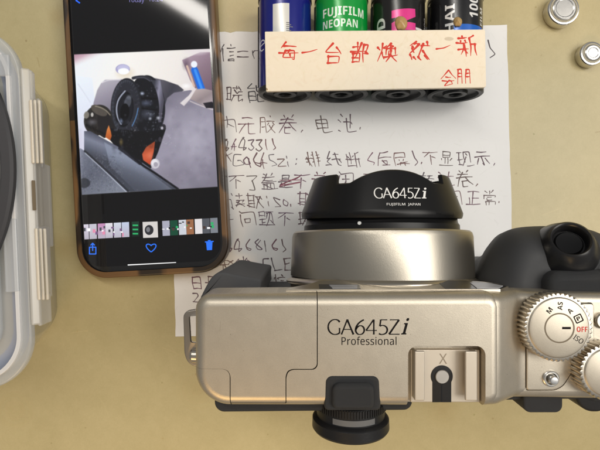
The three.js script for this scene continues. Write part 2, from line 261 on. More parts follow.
{
  const B = [30, 0, 36];
  const cam = thing('film_camera', 'champagne metal medium format film camera standing upright with its lens toward the paper', 'camera', B);
  const part = (name, g, m, parent = cam) => obj(name, g, m, parent, B);
  const TOP = 95, DECK = 88, LX = 29.8, LY = 52;
  const p95 = (x, y) => at(x, y, TOP), p88 = (x, y) => at(x, y, DECK);
  // main housing below the top plate
  part('body', [prism([[-27, 27.5, 5], [112, 27.5, 5], [112, 47.5, 6], [-27, 47.5, 8]], 0, 79.5, 1.5, 3)], M.greyRubber);
  const main = prism([[-29.6, 19.4, 4.6], [56.5, 18.7, 4.4], [56.5, 51, 4.4], [-29.6, 50.8, 10]], 78, TOP, 3.3, 9, 14, .5);
  const wedge = new THREE.ExtrudeGeometry(new THREE.Shape([V2(46, 79), V2(46, 94.7), V2(53.5, 94.7), V2(55, 94.5), V2(56.5, 93.9), V2(63.4, 88.9), V2(65, 88.2), V2(68, 87.8), V2(68, 79)]), { depth: 25.4, bevelEnabled: true, bevelSize: 3.2, bevelOffset: -3.2, bevelThickness: 3.2, bevelSegments: 5 });
  wedge.translate(0, 0, 22.4);
  const deck = prism([[58, 19.5, 1], [116, 20.6, 8], [116, 52, 8], [58, 51, 1]], 76, DECK, 2.6, 6, 12, .5);
  let cover = add(add(main, toCreasedNormals(wedge, .7)), deck);
  // flash lid with its tongue, and the corner piece
  const lidPts = d => [[-60, -20], [4.7 - d, -20], [4.7 - d, 40 - d, 1.6], [-3.0 - d, 40 - d, 1.4], [-4.0 - d, 41.6 - d, 1], [-4.0 - d, 49.7 - d, .3], [-19.3 + d, 49.7 - d, .3], [-19.3 + d, 41.6 - d, 1], [-20.4 + d, 40 - d, 1.4], [-60, 40 - d]];
  const cornerPts = d => [[-60, 40 + d], [-20.6 - d, 40 + d, 1.2], [-19.5 - d, 41.4 + d, .8], [-19.5 - d, 80], [-60, 80]];
  cover = sub(cover, prism(lidPts(-.22), 84, 120));
  cover = sub(cover, prism(cornerPts(-.3), 70, 120));
  // hot shoe recess, open to the rear
  const plate = d => [[66.3 - d, 23 - d, 1], [86, 23 - d, 1], [86, 40, 3], [80.5 + d, 41.5 + d, 2], [76.2 + d, 48.3 + d, 2.6], [66.3 - d, 48.3 + d, .8]];
  cover = sub(cover, prism(plate(.28), DECK - 1.2, 120));
  const r0 = p95(408, 346), r1 = p95(485.5, 420);
  cover = sub(cover, prism([[r0[0], r0[1], 2.6], [r1[0], r0[1], 2.6], [r1[0], r1[1]], [r0[0], r1[1]]], 90.2, 120));
  part('top_cover', planarUV(cover), M.metal);
  part('flash_cover', planarUV(inter(main, prism(lidPts(.02), 84.3, 120))), M.metal);
  part('corner_piece', planarUV(inter(main, prism(cornerPts(.02), 77, 120))), M.metal);
  // raised deck plate under the mode dial
  part('dial_plate', planarUV(prism(plate(0), DECK - 1.15, DECK + .45, .25, 3)), M.metal);
  // engraved lettering on the top
  { const a = p95(327.5, 334.5), b = p95(399, 319.5), i0 = p95(401, 334.5), i1 = p95(409.5, 318), y = TOP + .03;
    part('lettering', [lie(penText('GA645Z', b[0] - a[0] + .3, a[1] - b[1]), a[0], y, a[1]), lie(flatText(fontI, 'i', i1[0] - i0[0] - .9, i0[1] - i1[1], .28), i0[0], y, i0[1])], M.ink);
    const c = p95(341.5, 345), d = p95(396.5, 336.6); part('lettering', lie(flatText(font, 'Professional', d[0] - c[0], c[1] - d[1]), c[0], y, c[1]), M.ink); }
  // hot shoe
  { const q = (x, y) => at(x, y, 92), a = q(411, 350), b = q(480.5, 403);
    const sh = part('hot_shoe', [box(a[0], b[0], 90, 91.6, a[1], b[1], .3)], M.shoe);
    const railG = (x0, x1, side) => { const u = at(x0, 351, 94.6), w = at(x1, 400.5, 94.6); return [box(u[0], w[0], 94.0, 94.9, u[1], w[1], .35), box(side < 0 ? u[0] : w[0] - .9, side < 0 ? u[0] + .9 : w[0], 91, 94.6, u[1], w[1], .3)]; };
    obj('rail', railG(414.5, 424.5, -1), M.shoe, sh, B); obj('rail', railG(465, 477, 1), M.shoe, sh, B);
    const k = at(442, 376.5, 91.8), e = at(442, 402.5, 91.8), kr = 3.15, s = new THREE.Shape();
    s.moveTo(k[0] - 2.7, -e[1]); s.lineTo(k[0] - 2.7, -k[1] - 1.6); s.absarc(k[0], -k[1], kr, Math.PI * 1.17, -Math.PI * .17, true); s.lineTo(k[0] + 2.7, -e[1]); s.closePath();
    obj('insulator', prism(s, 91, 91.75, .12, 2, 24), M.black, sh, B);
    obj('contact', lathe([[1.95, 91.5], [1.95, 92.1], [1.8, 92.25], [0, 92.25]], 40, .4).translate(k[0], 0, k[1]), std([.6, .57, .52], { metalness: 1, roughness: .42, roughnessMap: roughTex }), sh, B);
    obj('contact_slot', box(k[0] - .22, k[0] + .1, 91.6, 91.83, k[1] + 2.2, e[1] - .1, .04), M.gloss, sh, B);
    const xa = at(439, 363.8, 91.6); obj('lettering', lie(flatText(font, 'X', 2.3, 2.9), xa[0], 91.63, xa[1]), std([.3, .25, .19], { roughness: .6, metalness: .5 }), sh, B);
    part('recess_floor', box(r0[0] - .5, r1[0] + .5, 89.0, 90.15, r0[1] - .5, 49.4, .1), M.dark); }
  // eyepiece
  { const cx = 15.7, hy = 80;
    const q = (x, y, h) => at(x, y, h), a = q(325, 375, 95), b = q(380.5, 414, 92);
    const hull = prism([[a[0], a[1], 2], [a[0] + 15.2, a[1], 2], [a[0] + 15.6, 51.6, 1], [a[0] - .3, 51.6, 1]], 74, 95.4, 1.1, 4);
    const upper = prism([[a[0] + 2.0, a[1] + 1.9, 2], [a[0] + 13.4, a[1] + 1.9, 2], [a[0] + 13.6, 50.6, .6], [a[0] + 1.8, 50.6, .6]], 88, 97.0, 1.3, 5);
    const scoop = new THREE.CylinderGeometry(10.3, 10.3, 20, 40).rotateX(Math.PI / 2).translate(cx, hy, 63.2);
    const ep = part('eyepiece', [hull, upper], M.rubber);
    const zl = pts => lathe(pts.map(([r, z]) => [r, z]), 72).rotateX(Math.PI / 2).translate(cx, hy, 0);
    const ring = zl([[0, 51], [9.6, 51], [10.4, 53.2], [10.9, 53.4], [10.9, 56.0], [10.5, 56.2], [10.5, 58.6], [11.5, 59.1], [11.8, 59.5], [11.9, 62.2], [11.4, 62.9], [8.5, 62.6], [8.3, 60], [0, 60]]);
    obj('eyecup', ring, M.black, ep, B);
    const teeth = []; for (let i = 0; i < 84; i++) { const t = i / 84 * Math.PI * 2; teeth.push(new THREE.BoxGeometry(.42, .5, 2.2).translate(0, 10.95, 54.7).rotateZ(t).translate(cx, hy, 0)); }
    obj('diopter_ring', teeth, M.black, ep, B);
    const seg = new THREE.CylinderGeometry(10.6, 10.6, 1.7, 24, 1, true, Math.PI - .62, 1.24).rotateX(Math.PI / 2).translate(cx, hy, 57.3);
    obj('index_band', seg, std([.14, .14, .14], { roughness: .3 }), ep, B); }
  // rear door and its latches, black
  part('back_door', [prism([[-25.5, 46, 2], [33.5, 46, 2], [33.5, 55.2, 2.6], [-25.5, 55.8, 3]], 8, 86.5, 1.2, 4)], M.rubber);
  { const u = at(481, 404, 84), w = at(700, 408, 84);
    part('back_panel', prism([[u[0], 46, 1], [112, 46, 4], [112, 54.2, 4], [90, 54.2, 2], [88, 53.2, 1], [76, 53.2, 1], [u[0] + 4, 53.6, 1.5], [u[0], 51.5, 1]], 8, 83, .9, 3), M.rubber);
    const t0 = at(523, 0, 84), t1 = at(562, 0, 84);
    part('latch', prism([[t0[0], 50, .6], [t1[0], 50, .6], [t1[0], 56.6, 2.2], [t0[0], 56.6, 2.2]], 70, 84.6, .7, 3), M.rubber);
    part('latch', prism([[t1[0] + 4, 50, .6], [t1[0] + 17, 50, .6], [t1[0] + 15, 57.2, 3.5], [t1[0] + 7, 57.2, 3.5]], 70, 82.6, .8, 3), M.black); }
  // front: polished shoulder under the top cover, windows
  { const zs = h => 16.9 + 1.7 * (h - 80) / 10;
    const slope = (pts, t0, t1) => { const g = clean(new THREE.ExtrudeGeometry(new THREE.Shape(pts.map(q => V2(...q))), { depth: t1 - t0, bevelEnabled: false })), p = g.attributes.position; for (let i = 0; i < p.count; i++) p.setZ(i, zs(p.getY(i)) - (p.getZ(i) + t0)); g.computeVertexNormals(); return g; };
    const flip = g => { const p = g.attributes.position; for (let i = 0; i < p.count; i += 3) { const a = [p.getX(i), p.getY(i), p.getZ(i)]; p.setXYZ(i, p.getX(i + 1), p.getY(i + 1), p.getZ(i + 1)); p.setXYZ(i + 1, ...a); } g.computeVertexNormals(); return g; };
    part('front_panel', [flip(slope([[-4, 89.8], [-3, 88.4], [3, 84.6], [6, 81.4], [50, 81], [56, 82.5], [59, 84], [61.5, 87.2], [58, 89.8]], -6, 0)), prism([[-24, 25.5, 3], [62, 25.5, 1], [62, 30, 1], [-24, 30, 2]], 40, 89, 1.6, 5)], M.rim);
    part('finder_window', flip(slope([[42, 81.4], [51, 81.4], [55, 83.2], [58.4, 84.4], [61, 87.2], [58, 89.7], [42, 89.7]], 0, .12)), M.gloss);
    part('window_pane', flip(slope([[51.3, 84.2], [57.2, 84.9], [59.8, 87.4], [57.4, 89.6], [51.3, 89.6]], .12, .3)), std([.36, .36, .38], { roughness: .2 }));
    part('finder_window', flip(slope([[5.6, 85.5], [17.6, 85.5], [17.6, 89.7], [5.6, 89.7]], 0, .12)), M.gloss);
    part('window_pane', flip(slope([[8.6, 86.5], [17, 86.5], [16.6, 89.6], [9.4, 89.6]], .12, .3)), std([.3, .3, .31], { roughness: .25 }));
    // soft grip pad low on the left front
    const g0 = (x, y) => at(x, y, 66);
    const w = [[...g0(199, 300), 1], [...g0(207, 284), 2], [...g0(213, 275), 3], [...g0(221, 271), 3], [...g0(237, 275), 5], [...g0(262, 279), 1], [...g0(261, 288), 1], [...g0(262, 300), 0]];
    part('front_grip_pad', prism(w, 12, 66, .9, 4), M.greyRubber); }
  // strap lug
  { const u = (x, y) => at(x, y, 76), a = u(183.5, 308), b = u(197, 366), s = rpoly([[a[0], a[1] + 1, 2], [a[0] + 6, a[1], 2], [a[0] + 6, b[1], 2], [a[0] + 2.6, b[1], 2], [a[0] + .4, b[1] - 3, 2]]);
    const h = rpoly([[a[0] + 1.5, a[1] + 2.3, .8], [a[0] + 4.6, a[1] + 2.0, .8], [a[0] + 4.6, b[1] - 7, .8], [a[0] + 2.0, b[1] - 7.4, .8]], new THREE.Path()); s.holes.push(h);
    const lug = part('strap_lug', prism(s, 75, 76.6, .35, 3), std([.36, .33, .29], { metalness: .9, roughness: .4 }));
    obj('lug_post', lathe([[0, 4.2], [1.9, 4.2], [2.3, 3.6], [2.3, 0]], 24).rotateZ(Math.PI / 2).translate(a[0] + 6.6, 76, b[1] - 3.4), M.rim, lug, B); }
  // lens barrel: satin metal drum, flared lip, petal hood
  { const seg = 120;
    const zl = (pts, warp) => { const g = new THREE.LatheGeometry(pts.map(([r, z]) => V2(r, z)), seg).rotateX(Math.PI / 2); if (warp) { const p = g.attributes.position; for (let i = 0; i < p.count; i++) { const r = Math.hypot(p.getX(i), p.getY(i)), c = r ? p.getY(i) / r : 1; p.setZ(i, p.getZ(i) + warp(c, p.getZ(i), Math.atan2(p.getX(i), p.getY(i)))); } g.computeVertexNormals(); } return toCreasedNormals(clean(g), .5).translate(LX, LY, 0); };
    const tilt = c => (1 - c) * 1.6;
    const bar = part('lens_barrel', zl([[24, 2.6], [30.6, 1.0], [31.6, 1.0], [32.3, 1.6], [32.7, 2.9], [33.3, 17.0]], c => tilt(c)), M.barrel);
    obj('barrel_lip', zl([[33.2, 16.6], [33.5, 16.8], [34.4, 17.2], [34.9, 17.7], [34.9, 18.1], [34.2, 18.6], [33.4, 18.9], [33.1, 22]], c => tilt(c) * 1.7), M.rim, bar, B);
    obj('barrel_step', zl([[0, -4], [27.2, -4], [27.6, -1.6], [28.2, -.8], [28.4, 2.4], [24, 3]], c => tilt(c) * .8), M.satin, bar, B);
    // hood: cone with four petals; the far edge rises and falls round the rim
    const R0 = 29.2, Z0 = -2.3, ss = THREE.MathUtils.smoothstep;
    const zf = t => { const d = Math.abs(Math.asin(Math.sin(t - Math.PI / 2)) * 180 / Math.PI), q = 90 - d; return q < 32 ? -17.4 + 4.0 * (q / 32) ** 2.2 : q < 43 ? -13.4 : -13.4 - 3.3 * ss(q, 43, 46.5); };
    const nS = 480, nL = 16, pos = [], idx = [], put = (r, z, t) => pos.push(LX + Math.sin(t) * r, LY + Math.cos(t) * r, z);
    const rad = z => z > -3.8 ? R0 + .2 - (z + 3.8) * .3 : R0 + .2 + (z + 3.8) * .365;
    for (let i = 0; i <= nS; i++) { const t = i / nS * Math.PI * 2 + Math.PI; const e = zf(t);
      for (let j = 0; j <= nL; j++) { const z = Z0 - (j / nL) * (Z0 - e); put(rad(z), z, t); }
      put(rad(e) - .5, e - .35, t); put(rad(e) - 1.5, e - .1, t);
      for (let j = 1; j <= 4; j++) { const z = e + (j / 4) * (-3.2 - e); put(rad(z) - 2, z, t); } }
    const st = nL + 1 + 2 + 4;
    for (let i = 0; i < nS; i++) for (let j = 0; j < st - 1; j++) { const a = i * st + j, b = a + st; idx.push(a, b, a + 1, b, b + 1, a + 1); }
    const hg = new THREE.BufferGeometry(); hg.setAttribute('position', new THREE.Float32BufferAttribute(pos, 3)); hg.setIndex(idx); hg.computeVertexNormals();
    const hood = part('lens_hood', toCreasedNormals(clean(hg), .6), M.satin);
    obj('front_element', zl([[0, -6.5], [12, -5.5], [17, -4], [22, -5], [26, -4]], null), M.gloss, hood, B);
    const wrap = (g, cx, z) => { const p = g.attributes.position; for (let i = 0; i < p.count; i++) { const zz = z - p.getY(i), r = rad(zz) + .07 + .003 * (Math.floor(i / 36) % 7), t = (cx + p.getX(i)) / r; p.setXYZ(i, LX + Math.sin(t) * r, LY + Math.cos(t) * r, zz); } g.computeVertexNormals(); return g; };
    const wd = 17.2, hh = 3.3;
    obj('lettering', [wrap(penText('GA645Z', wd * .87, hh, 0), -6.6, -8.4), wrap(flatText(fontI, 'i', 1.7, hh * 1.06, .28), -6.6 + wd * .885, -8.4)], M.white, hood, B);
    obj('lettering', wrap(flatText(font, 'FUJIFILM  JAPAN', 10.8, .95), -2.9, -5.9), M.white, hood, B);
    const idxDot = new THREE.CylinderGeometry(.55, .55, .9, 14).translate(0, 28.2, 0).rotateZ(.40).translate(LX, LY, -.6); obj('index_mark', idxDot, M.white, bar, B); }
  // hand grip and shutter release
  { const g0 = (x, y) => at(x, y, 72);
    const h0 = (x, y) => at(x, y, 66);
    const ring = new THREE.CatmullRomCurve3([[64, 46], h0(478, 292), h0(484, 264), h0(497, 240), h0(513, 229), h0(545, 226), h0(582, 228), h0(608, 241), h0(632, 268), [112, 46], [90, 47]].map(q => new THREE.Vector3(q[0], 0, q[1])), true, 'catmullrom', .5).getSpacedPoints(160).slice(0, 160);
    const rows = [[0, 15], [26, 14], [42, 9], [54, 3.4], [60, 1]]; for (let k = 0; k <= 16; k++) { const a = k / 16 * Math.PI / 2; rows.push([65 + 14 * Math.sin(a), 10 * (1 - Math.cos(a))]); }
    const pos = [], idx = [], n = ring.length, zs = 30, core = q => [THREE.MathUtils.clamp(q.x, 80, 98), zs];
    rows.forEach(([h, d]) => ring.forEach(q => { const [u, w] = core(q), L = Math.hypot(q.x - u, q.z - w), f = Math.max(0, 1 - d / L); pos.push(u + (q.x - u) * f, h, w + (q.z - w) * f); }));
    for (let j = 0; j < rows.length - 1; j++) for (let i = 0; i < n; i++) { const a = j * n + i, b = j * n + (i + 1) % n; idx.push(a, a + n, b, b, a + n, b + n); }
    const top = pos.length / 3; pos.push(88, 79.3, zs); for (let i = 0; i < n; i++) idx.push((rows.length - 1) * n + i, top, (rows.length - 1) * n + (i + 1) % n);
    const dome = new THREE.BufferGeometry(); dome.setAttribute('position', new THREE.Float32BufferAttribute(pos, 3)); dome.setIndex(idx); dome.computeVertexNormals();
    { const v = dome.attributes.normal; let up = 0; for (let i = 0; i < v.count; i++) up += v.getY(i); if (up < 0) { const q = dome.index.array; for (let i = 0; i < q.length; i += 3) { const a = q[i]; q[i] = q[i + 1]; q[i + 1] = a; } dome.computeVertexNormals(); } }
    const tip = g => g.rotateX(-.55).rotateZ(.26);
    const c0 = at(566, 250, 76);
    const boss = tip(lathe([[14, -9], [12.4, -5.4], [11.0, -2.6], [10.2, -.6], [9.4, .4], [8, .6]].reverse(), 72, 1.3)).translate(c0[0], 75.5, c0[1]);
    const grip = part('hand_grip', [dome, boss, prism([[75.5, 14.2, 4], [115, 13.2, 4], [115, 27, 1], [75.5, 27, 1]], 60, 84, 2.8, 6, 10)], M.rubber);
    const col = lathe([[0, 3.6], [4.6, 3.8], [4.9, 6.2], [5.2, 7.0], [5.7, 7.3], [6.4, 6.8], [7.8, 4.2], [9.1, 2.0], [9.6, 1.0], [9.8, 0], [9.8, -2]].reverse(), 80, 1.1);
    obj('release_collar', tip(col).translate(c0[0], 75.5, c0[1]), phy([.012, .012, .013], { roughness: .3, specularIntensity: .8 }), grip, B);
    obj('shutter_button', tip(lathe([[4.2, 3.4], [4.1, 4.2], [3.7, 4.6], [0, 4.0]], 48, .9)).translate(c0[0], 75.5, c0[1]), M.satin, grip, B); }
  // dials
  function dial(cx, cz, R, h0, h1, n, name) {
    const s = new THREE.Shape(); for (let i = 0; i < n * 8; i++) { const t = i / (n * 8) * Math.PI * 2, r = R - .55 + .55 * Math.pow(Math.abs(Math.cos(t * n / 2)), .8); const q = V2(Math.cos(t) * r, Math.sin(t) * r); i ? s.lineTo(q.x, q.y) : s.moveTo(q.x, q.y); } s.closePath();
    const d = part(name, prism(s, h0, h1 - .5, .35, 2, 1, .5).translate(cx, 0, cz), M.rim);
    obj('dial_face', planarUV(lathe([[0, h1], [R - 2.1, h1], [R - 1.5, h1 - .15], [R - .9, h1 - .7], [R - .9, h1 - 1.2]], 80, .4), .03).translate(cx, 0, cz), M.metal, d, B);
    return d;
  }
  { const H = 94, c = at(559.5, 328, H), R = 9.75, d = dial(c[0], c[1], R, 88.3, H, 44, 'mode_dial');
    obj('knob_ring', prism(circ(c[0], c[1], 4.25, 3.85), H - .3, H + .04, 0, 1, 40), std([.16, .13, .09], { metalness: .6, roughness: .5 }), d, B);
    obj('pointer', box(c[0] + .7, c[0] + 3.2, H - .2, H + .05, c[1] - .32, c[1] + .36, .1), M.ink, d, B);
    const word = (f, str, w, h, dx, dy, rot, m) => { const g = flatText(f, str, w, h); g.translate(-w / 2, -h / 2, 0); g.rotateX(-Math.PI / 2); g.rotateY(rot); g.translate(c[0] + dx * .28, H + .04, c[1] + dy * .28); obj('lettering', g, m, d, B); };
    word(fontB, 'M', 1.5, 1.4, -10, -17.6, .95, M.ink); word(fontB, 'AS', 2.3, 1.4, .6, -22, 1.5, M.ink); word(fontB, 'A', 1.3, 1.4, 10.6, -17, .75, M.ink);
    word(fontB, 'P', 1.0, 1.15, 19, -9.4, .45, M.ink); word(fontB, 'OFF', 3.0, 1.5, 22.6, 1.3, 0, M.red); word(font, 'ISO', 2.9, 1.5, 19, 11.3, -.6, M.ink);
    const fr = prism((() => { const s = rpoly([[-1.15, -1.15, .3], [1.15, -1.15, .3], [1.15, 1.15, .3], [-1.15, 1.15, .3]]); s.holes.push(rpoly([[-.85, -.85, .2], [.85, -.85, .2], [.85, .85, .2], [-.85, .85, .2]], new THREE.Path())); return s; })(), H - .1, H + .05).rotateY(.45).translate(c[0] + 19 * .28, 0, c[1] - 9.4 * .28);
    obj('mode_frame', fr, M.ink, d, B); }
  { const H = 93.5, c = at(609.5, 373, H); dial(c[0], c[1], 8.1, 88, H, 34, 'control_dial'); }
  { const c = at(552.5, 379.5, 89.5);
    const b = part('lock_button', lathe([[2.2, DECK + 1.0], [2.35, DECK + .9], [2.4, DECK], [0, DECK]].reverse(), 36).translate(c[0], 0, c[1]), M.silver);
    obj('button_rim', lathe([[1.5, DECK + .7], [1.7, DECK + 1.15], [2.1, DECK + 1.15], [2.35, DECK + .6]].reverse(), 36).translate(c[0], 0, c[1]), M.steel, b, B);
    obj('button_pin', lathe([[0, DECK + 2.7], [1.0, DECK + 2.6], [1.25, DECK + 2.3], [1.3, DECK]], 32).translate(c[0], 0, c[1]), M.silver, b, B);
    const e = at(604, 321, 89); part('deck_button', lathe([[0, DECK + 1.4], [2.1, DECK + 1.3], [2.4, DECK + .9], [2.4, DECK - .2]], 36).translate(e[0], 0, e[1]), M.rim); }
}

// ---------------------------------------------------------------- phone
{
  const th = 0.056, h = 9.4, k = (EYE - h) / F, cx = -72.3, cz = -50.6;
  const ph = thing('smartphone', 'smartphone in a brown edged case showing a photo of a camera on its lit screen', 'phone', [cx, 0, cz], th);
  const rrect = (w, l, r, t = new THREE.Shape()) => rpoly([[-w / 2, -l / 2, r], [w / 2, -l / 2, r], [w / 2, l / 2, r], [-w / 2, l / 2, r]], t);
  const cs = rrect(71.2, 148.6, 14); cs.holes.push(rrect(67.6, 145, 12.2, new THREE.Path()));
  const amber = dtex(256, (x, y) => { const b = n24(x, y * .5), c = n8(x + .3, y); const q = 1 - .72 * THREE.MathUtils.smoothstep(b, .5, .72); return [(.28 + .2 * c) * q + .05, (.20 + .15 * c) * q + .035, (.10 + .1 * c) * q + .025]; }, true);
  obj('phone_case', planarUV(prism(cs, .4, 10.2, 1, 4, 16), .008), phy([1, 1, 1], { map: amber, roughness: .42, clearcoat: .15 }), ph);
  obj('phone_body', prism(rrect(67, 144.4, 12), .8, 9.2, .7, 4, 16), M.gloss, ph);
  obj('frame_band', (() => { const s = rrect(67.3, 144.7, 12.1); s.holes.push(rrect(66.3, 143.7, 11.7, new THREE.Path())); return prism(s, 6, 9.35, .15, 2, 16); })(), std([.55, .56, .58], { metalness: 1, roughness: .25 }), ph);
  const SW = 63.6, SL = 138, [c, x] = canvas(636, 1380);
  x.fillStyle = '#060607'; x.fillRect(0, 0, 636, 1380);
  const ct = Math.cos(th), st = Math.sin(th);                              // draw in plan units of the bench
  const A = 10 * k, ox = -300 * k - cx, oz = -225 * k - cz;
  x.setTransform(A * ct, A * st, -A * st, A * ct, 10 * (ox * ct - oz * st + SW / 2), 10 * (ox * st + oz * ct + SL / 2));
  const poly = (fill, ...p) => { x.fillStyle = fill; x.beginPath(); p.forEach((q, i) => i ? x.lineTo(...q) : x.moveTo(...q)); x.closePath(); x.fill(); };
  const ell = (fill, a, b, r1, r2, rot = 0) => { x.fillStyle = fill; x.beginPath(); x.ellipse(a, b, r1, r2, rot, 0, 7); x.fill(); };
  const lin = (x0, y0, x1, y1, ...cs) => { const g = x.createLinearGradient(x0, y0, x1, y1); cs.forEach((q, i) => g.addColorStop(i / (cs.length - 1), q)); return g; };
  x.save(); x.beginPath(); x.moveTo(70, 54.5); x.lineTo(222, 48); x.lineTo(230, 186); x.lineTo(70, 195.5); x.closePath(); x.clip();
  const soft = (col, w, ...p) => { x.strokeStyle = col; x.lineWidth = w; x.lineCap = x.lineJoin = 'round'; x.beginPath(); x.moveTo(...p[0]); for (let i = 1; i < p.length - 1; i++) x.quadraticCurveTo(p[i][0], p[i][1], (p[i][0] + p[i + 1][0]) / 2, (p[i][1] + p[i + 1][1]) / 2); x.lineTo(...p[p.length - 1]); x.stroke(); };
  const glow = (col, a, b, r1, r2 = r1) => { x.save(); x.translate(a, b); x.scale(1, r2 / r1); const g = x.createRadialGradient(0, 0, 0, 0, 0, r1); g.addColorStop(0, col); g.addColorStop(1, col.replace(/[\d.]+\)$/, '0)')); x.fillStyle = g; x.beginPath(); x.arc(0, 0, r1, 0, 7); x.fill(); x.restore(); };
  const sprinkle = (n, a0, a1, b0, b1, col, r0 = .2, r1 = .7) => { for (let i = 0; i < n; i++) ell(col.replace('A', rr(.05, .4).toFixed(2)), rr(a0, a1), rr(b0, b1), rr(r0, r1), rr(r0, r1)); };
  poly(lin(80, 60, 215, 100, '#eef2f6', '#f6f3ee', '#efe9e4', '#d7cdd2'), [60, 40], [240, 40], [240, 200], [60, 200]);
  poly(lin(72, 53, 78, 66, '#a67a8e', '#caa9b6', 'rgba(230,215,220,0)'), [66, 50], [160, 45], [142, 52.5], [66, 70]);
  poly(lin(70, 70, 92, 140, '#eef5fb', '#e3e9f6', '#d9d8ea'), [68, 74], [92, 78], [98, 130], [80, 200], [68, 200]); soft('rgba(214,219,232,.8)', 1.2, [78, 84], [90, 102]);
  // dim corner with a marker pen
  poly(lin(180, 52, 216, 92, '#b9a3b4', '#8d7684', '#6d5766'), [182, 60], [200, 52], [226, 52], [226, 98], [200, 96], [190, 80]); glow('rgba(232,222,226,.9)', 196, 51, 16, 5); glow('rgba(60,45,58,.5)', 186, 64, 5, 8);
  soft('#d7b8a8', 2, [187, 66], [194, 86]); soft('#1f6ad8', 7, [194.5, 70], [201.5, 89]); soft('#3d93f5', 2.6, [195, 70], [201.4, 88]); ell('#eef2fb', 194, 64.2, 3.2, 3.4); glow('rgba(255,255,255,.9)', 186, 86, 6, 3.4);
  // ring of tape
  glow('rgba(214,190,150,.55)', 125, 73, 12, 8); ell('#a9a6cc', 122.6, 69, 7.2, 5); ell('#c2c0e0', 123, 68.2, 6, 3.6); ell('#fbfcff', 123.4, 71.2, 5.6, 3.2);
  // body of the camera in the picture
  poly(lin(98, 82, 112, 112, '#b7b2bd', '#96909f', '#7b7684'), [101, 83], [105, 79.6], [122, 79], [118, 120], [93, 104], [97, 90]); soft('#d6d2da', 1, [102, 82.6], [106, 80], [120, 79.6]);
  poly(lin(162, 80, 184, 92, '#5a5862', '#3f3e48', '#514f5a'), [150, 77], [164, 80], [178, 85], [184, 90], [168, 100], [160, 118]);
  poly(lin(166, 96, 214, 186, '#7d7888', '#928d9d', '#9a95a6', '#8b8696', '#7c7786'), [163, 112], [167, 98], [174, 92.5], [190, 90], [228, 98], [232, 196], [182, 196], [150, 168], [158, 140]);
  poly('#e2dadb', [180, 103], [189, 95], [193, 89], [197, 88], [190, 99], [184, 106]); poly(lin(196, 90, 206, 108, '#b9a9a8', '#948689', '#b5a8ac'), [190, 99], [196, 89], [204, 88.5], [224, 93], [224, 108], [204, 106]); soft('#cfc4c6', 1, [190, 101], [204, 107.4], [224, 112]); poly('#1c1a20', [203, 103], [212, 101.6], [216, 108], [206, 108]);
  glow('rgba(190,186,200,.5)', 195, 140, 26, 34); glow('rgba(120,114,126,.35)', 172, 176, 20, 14); glow('rgba(180,176,190,.4)', 170, 118, 6, 12);
  // barrel and lens
  ell('#1b1c22', 148, 106, 17, 31, -.06); poly(lin(153, 90, 164, 92, '#3a3b45', '#8d8ba0', '#4d4b58'), [152, 80], [160, 80], [164, 100], [161, 122], [154, 122]); ell('#15161b', 144, 107, 15, 31, -.06);
  soft('#2d2e36', 3, [133, 78], [143, 75.6], [151, 80]); soft('#4a4b56', 1, [136, 78], [143, 76.4], [150, 81]);
  sprinkle(34, 140, 156, 80, 146, 'rgba(150,155,175,A)', .3, 1); glow('rgba(205,215,240,.95)', 142, 93.4, 3, 2.4); glow('rgba(120,130,160,.6)', 146, 103, 8, 4); glow('rgba(90,95,112,.7)', 147, 114, 9, 7); soft('#0b0b0e', 1.6, [138, 97.6], [156, 98.6]); soft('#0b0b0e', 1.2, [139, 108], [157, 110]);
  sprinkle(40, 146, 163, 112, 136, 'rgba(190,195,210,A)', .3, .9); glow('rgba(230,235,248,.9)', 158, 118, 2.6); glow('rgba(210,215,230,.9)', 150, 118.6, 2.2); 
  ell('#202127', 126, 107, 15.4, 29, .04); ell('#34363f', 125.4, 106.6, 14, 27, .04); ell('#2a2b33', 126.6, 107.4, 13.2, 26, .04); sprinkle(90, 113, 139, 80, 134, 'rgba(150,152,165,A)', .2, .6);
  ell('#111217', 124, 109, 9.4, 18, .08); soft('#9ea3b4', 1.5, [125, 91], [119, 97], [116, 107], [117, 117], [121, 124]); ell('#191a20', 125, 109.4, 7.4, 15.4, .08); ell('#454851', 127.6, 102, 3.4, 6.4, .25); ell('#07070a', 124.6, 112, 4.6, 8.6, .08); glow('rgba(150,156,170,.7)', 129, 97, 3.4, 3); glow('rgba(170,190,230,.6)', 121, 121, 2.4, 3.6);
  soft('#5d8fc8', .8, [132, 126], [136, 118], [138, 108]);
  // loose cap on the left, orange felt
  ell('#2a2826', 98, 120, 14, 15.6, .4); poly('#221f20', [86, 112], [108, 112], [118, 134], [104, 138], [88, 128]); ell('#514b45', 99, 110.4, 9, 4.4, .5); ell('#7d786f', 86.4, 115, 2.6, 3.6, .2); ell('#bdbab4', 92, 114.6, 1.4, 2.2); soft('#8e8576', 1, [95, 106], [104, 108], [110, 115]); soft('#171618', 2.4, [86, 125], [110, 137]); glow('rgba(160,160,170,.5)', 92, 122, 6, 4);
  poly('#111114', [108, 128], [150, 132], [166, 128], [158, 152], [150, 170], [126, 160], [110, 140]); sprinkle(30, 112, 158, 128, 152, 'rgba(150,152,160,A)', .2, .8);
  poly(lin(106, 126, 112, 140, '#d88a4c', '#c76a30', '#a34c22'), [108.6, 125], [110.6, 131], [111.6, 136], [110, 140.4], [105.2, 137], [106.6, 130]); glow('rgba(165,140,80,.6)', 121, 142, 2.6, 5);
  poly(lin(144, 144, 152, 164, '#8a3c22', '#cf5f3c', '#b9492c'), [142, 154], [146, 147], [155, 141], [153.6, 152], [150, 165], [143, 160]); glow('rgba(235,140,110,.45)', 150, 156, 5, 5);
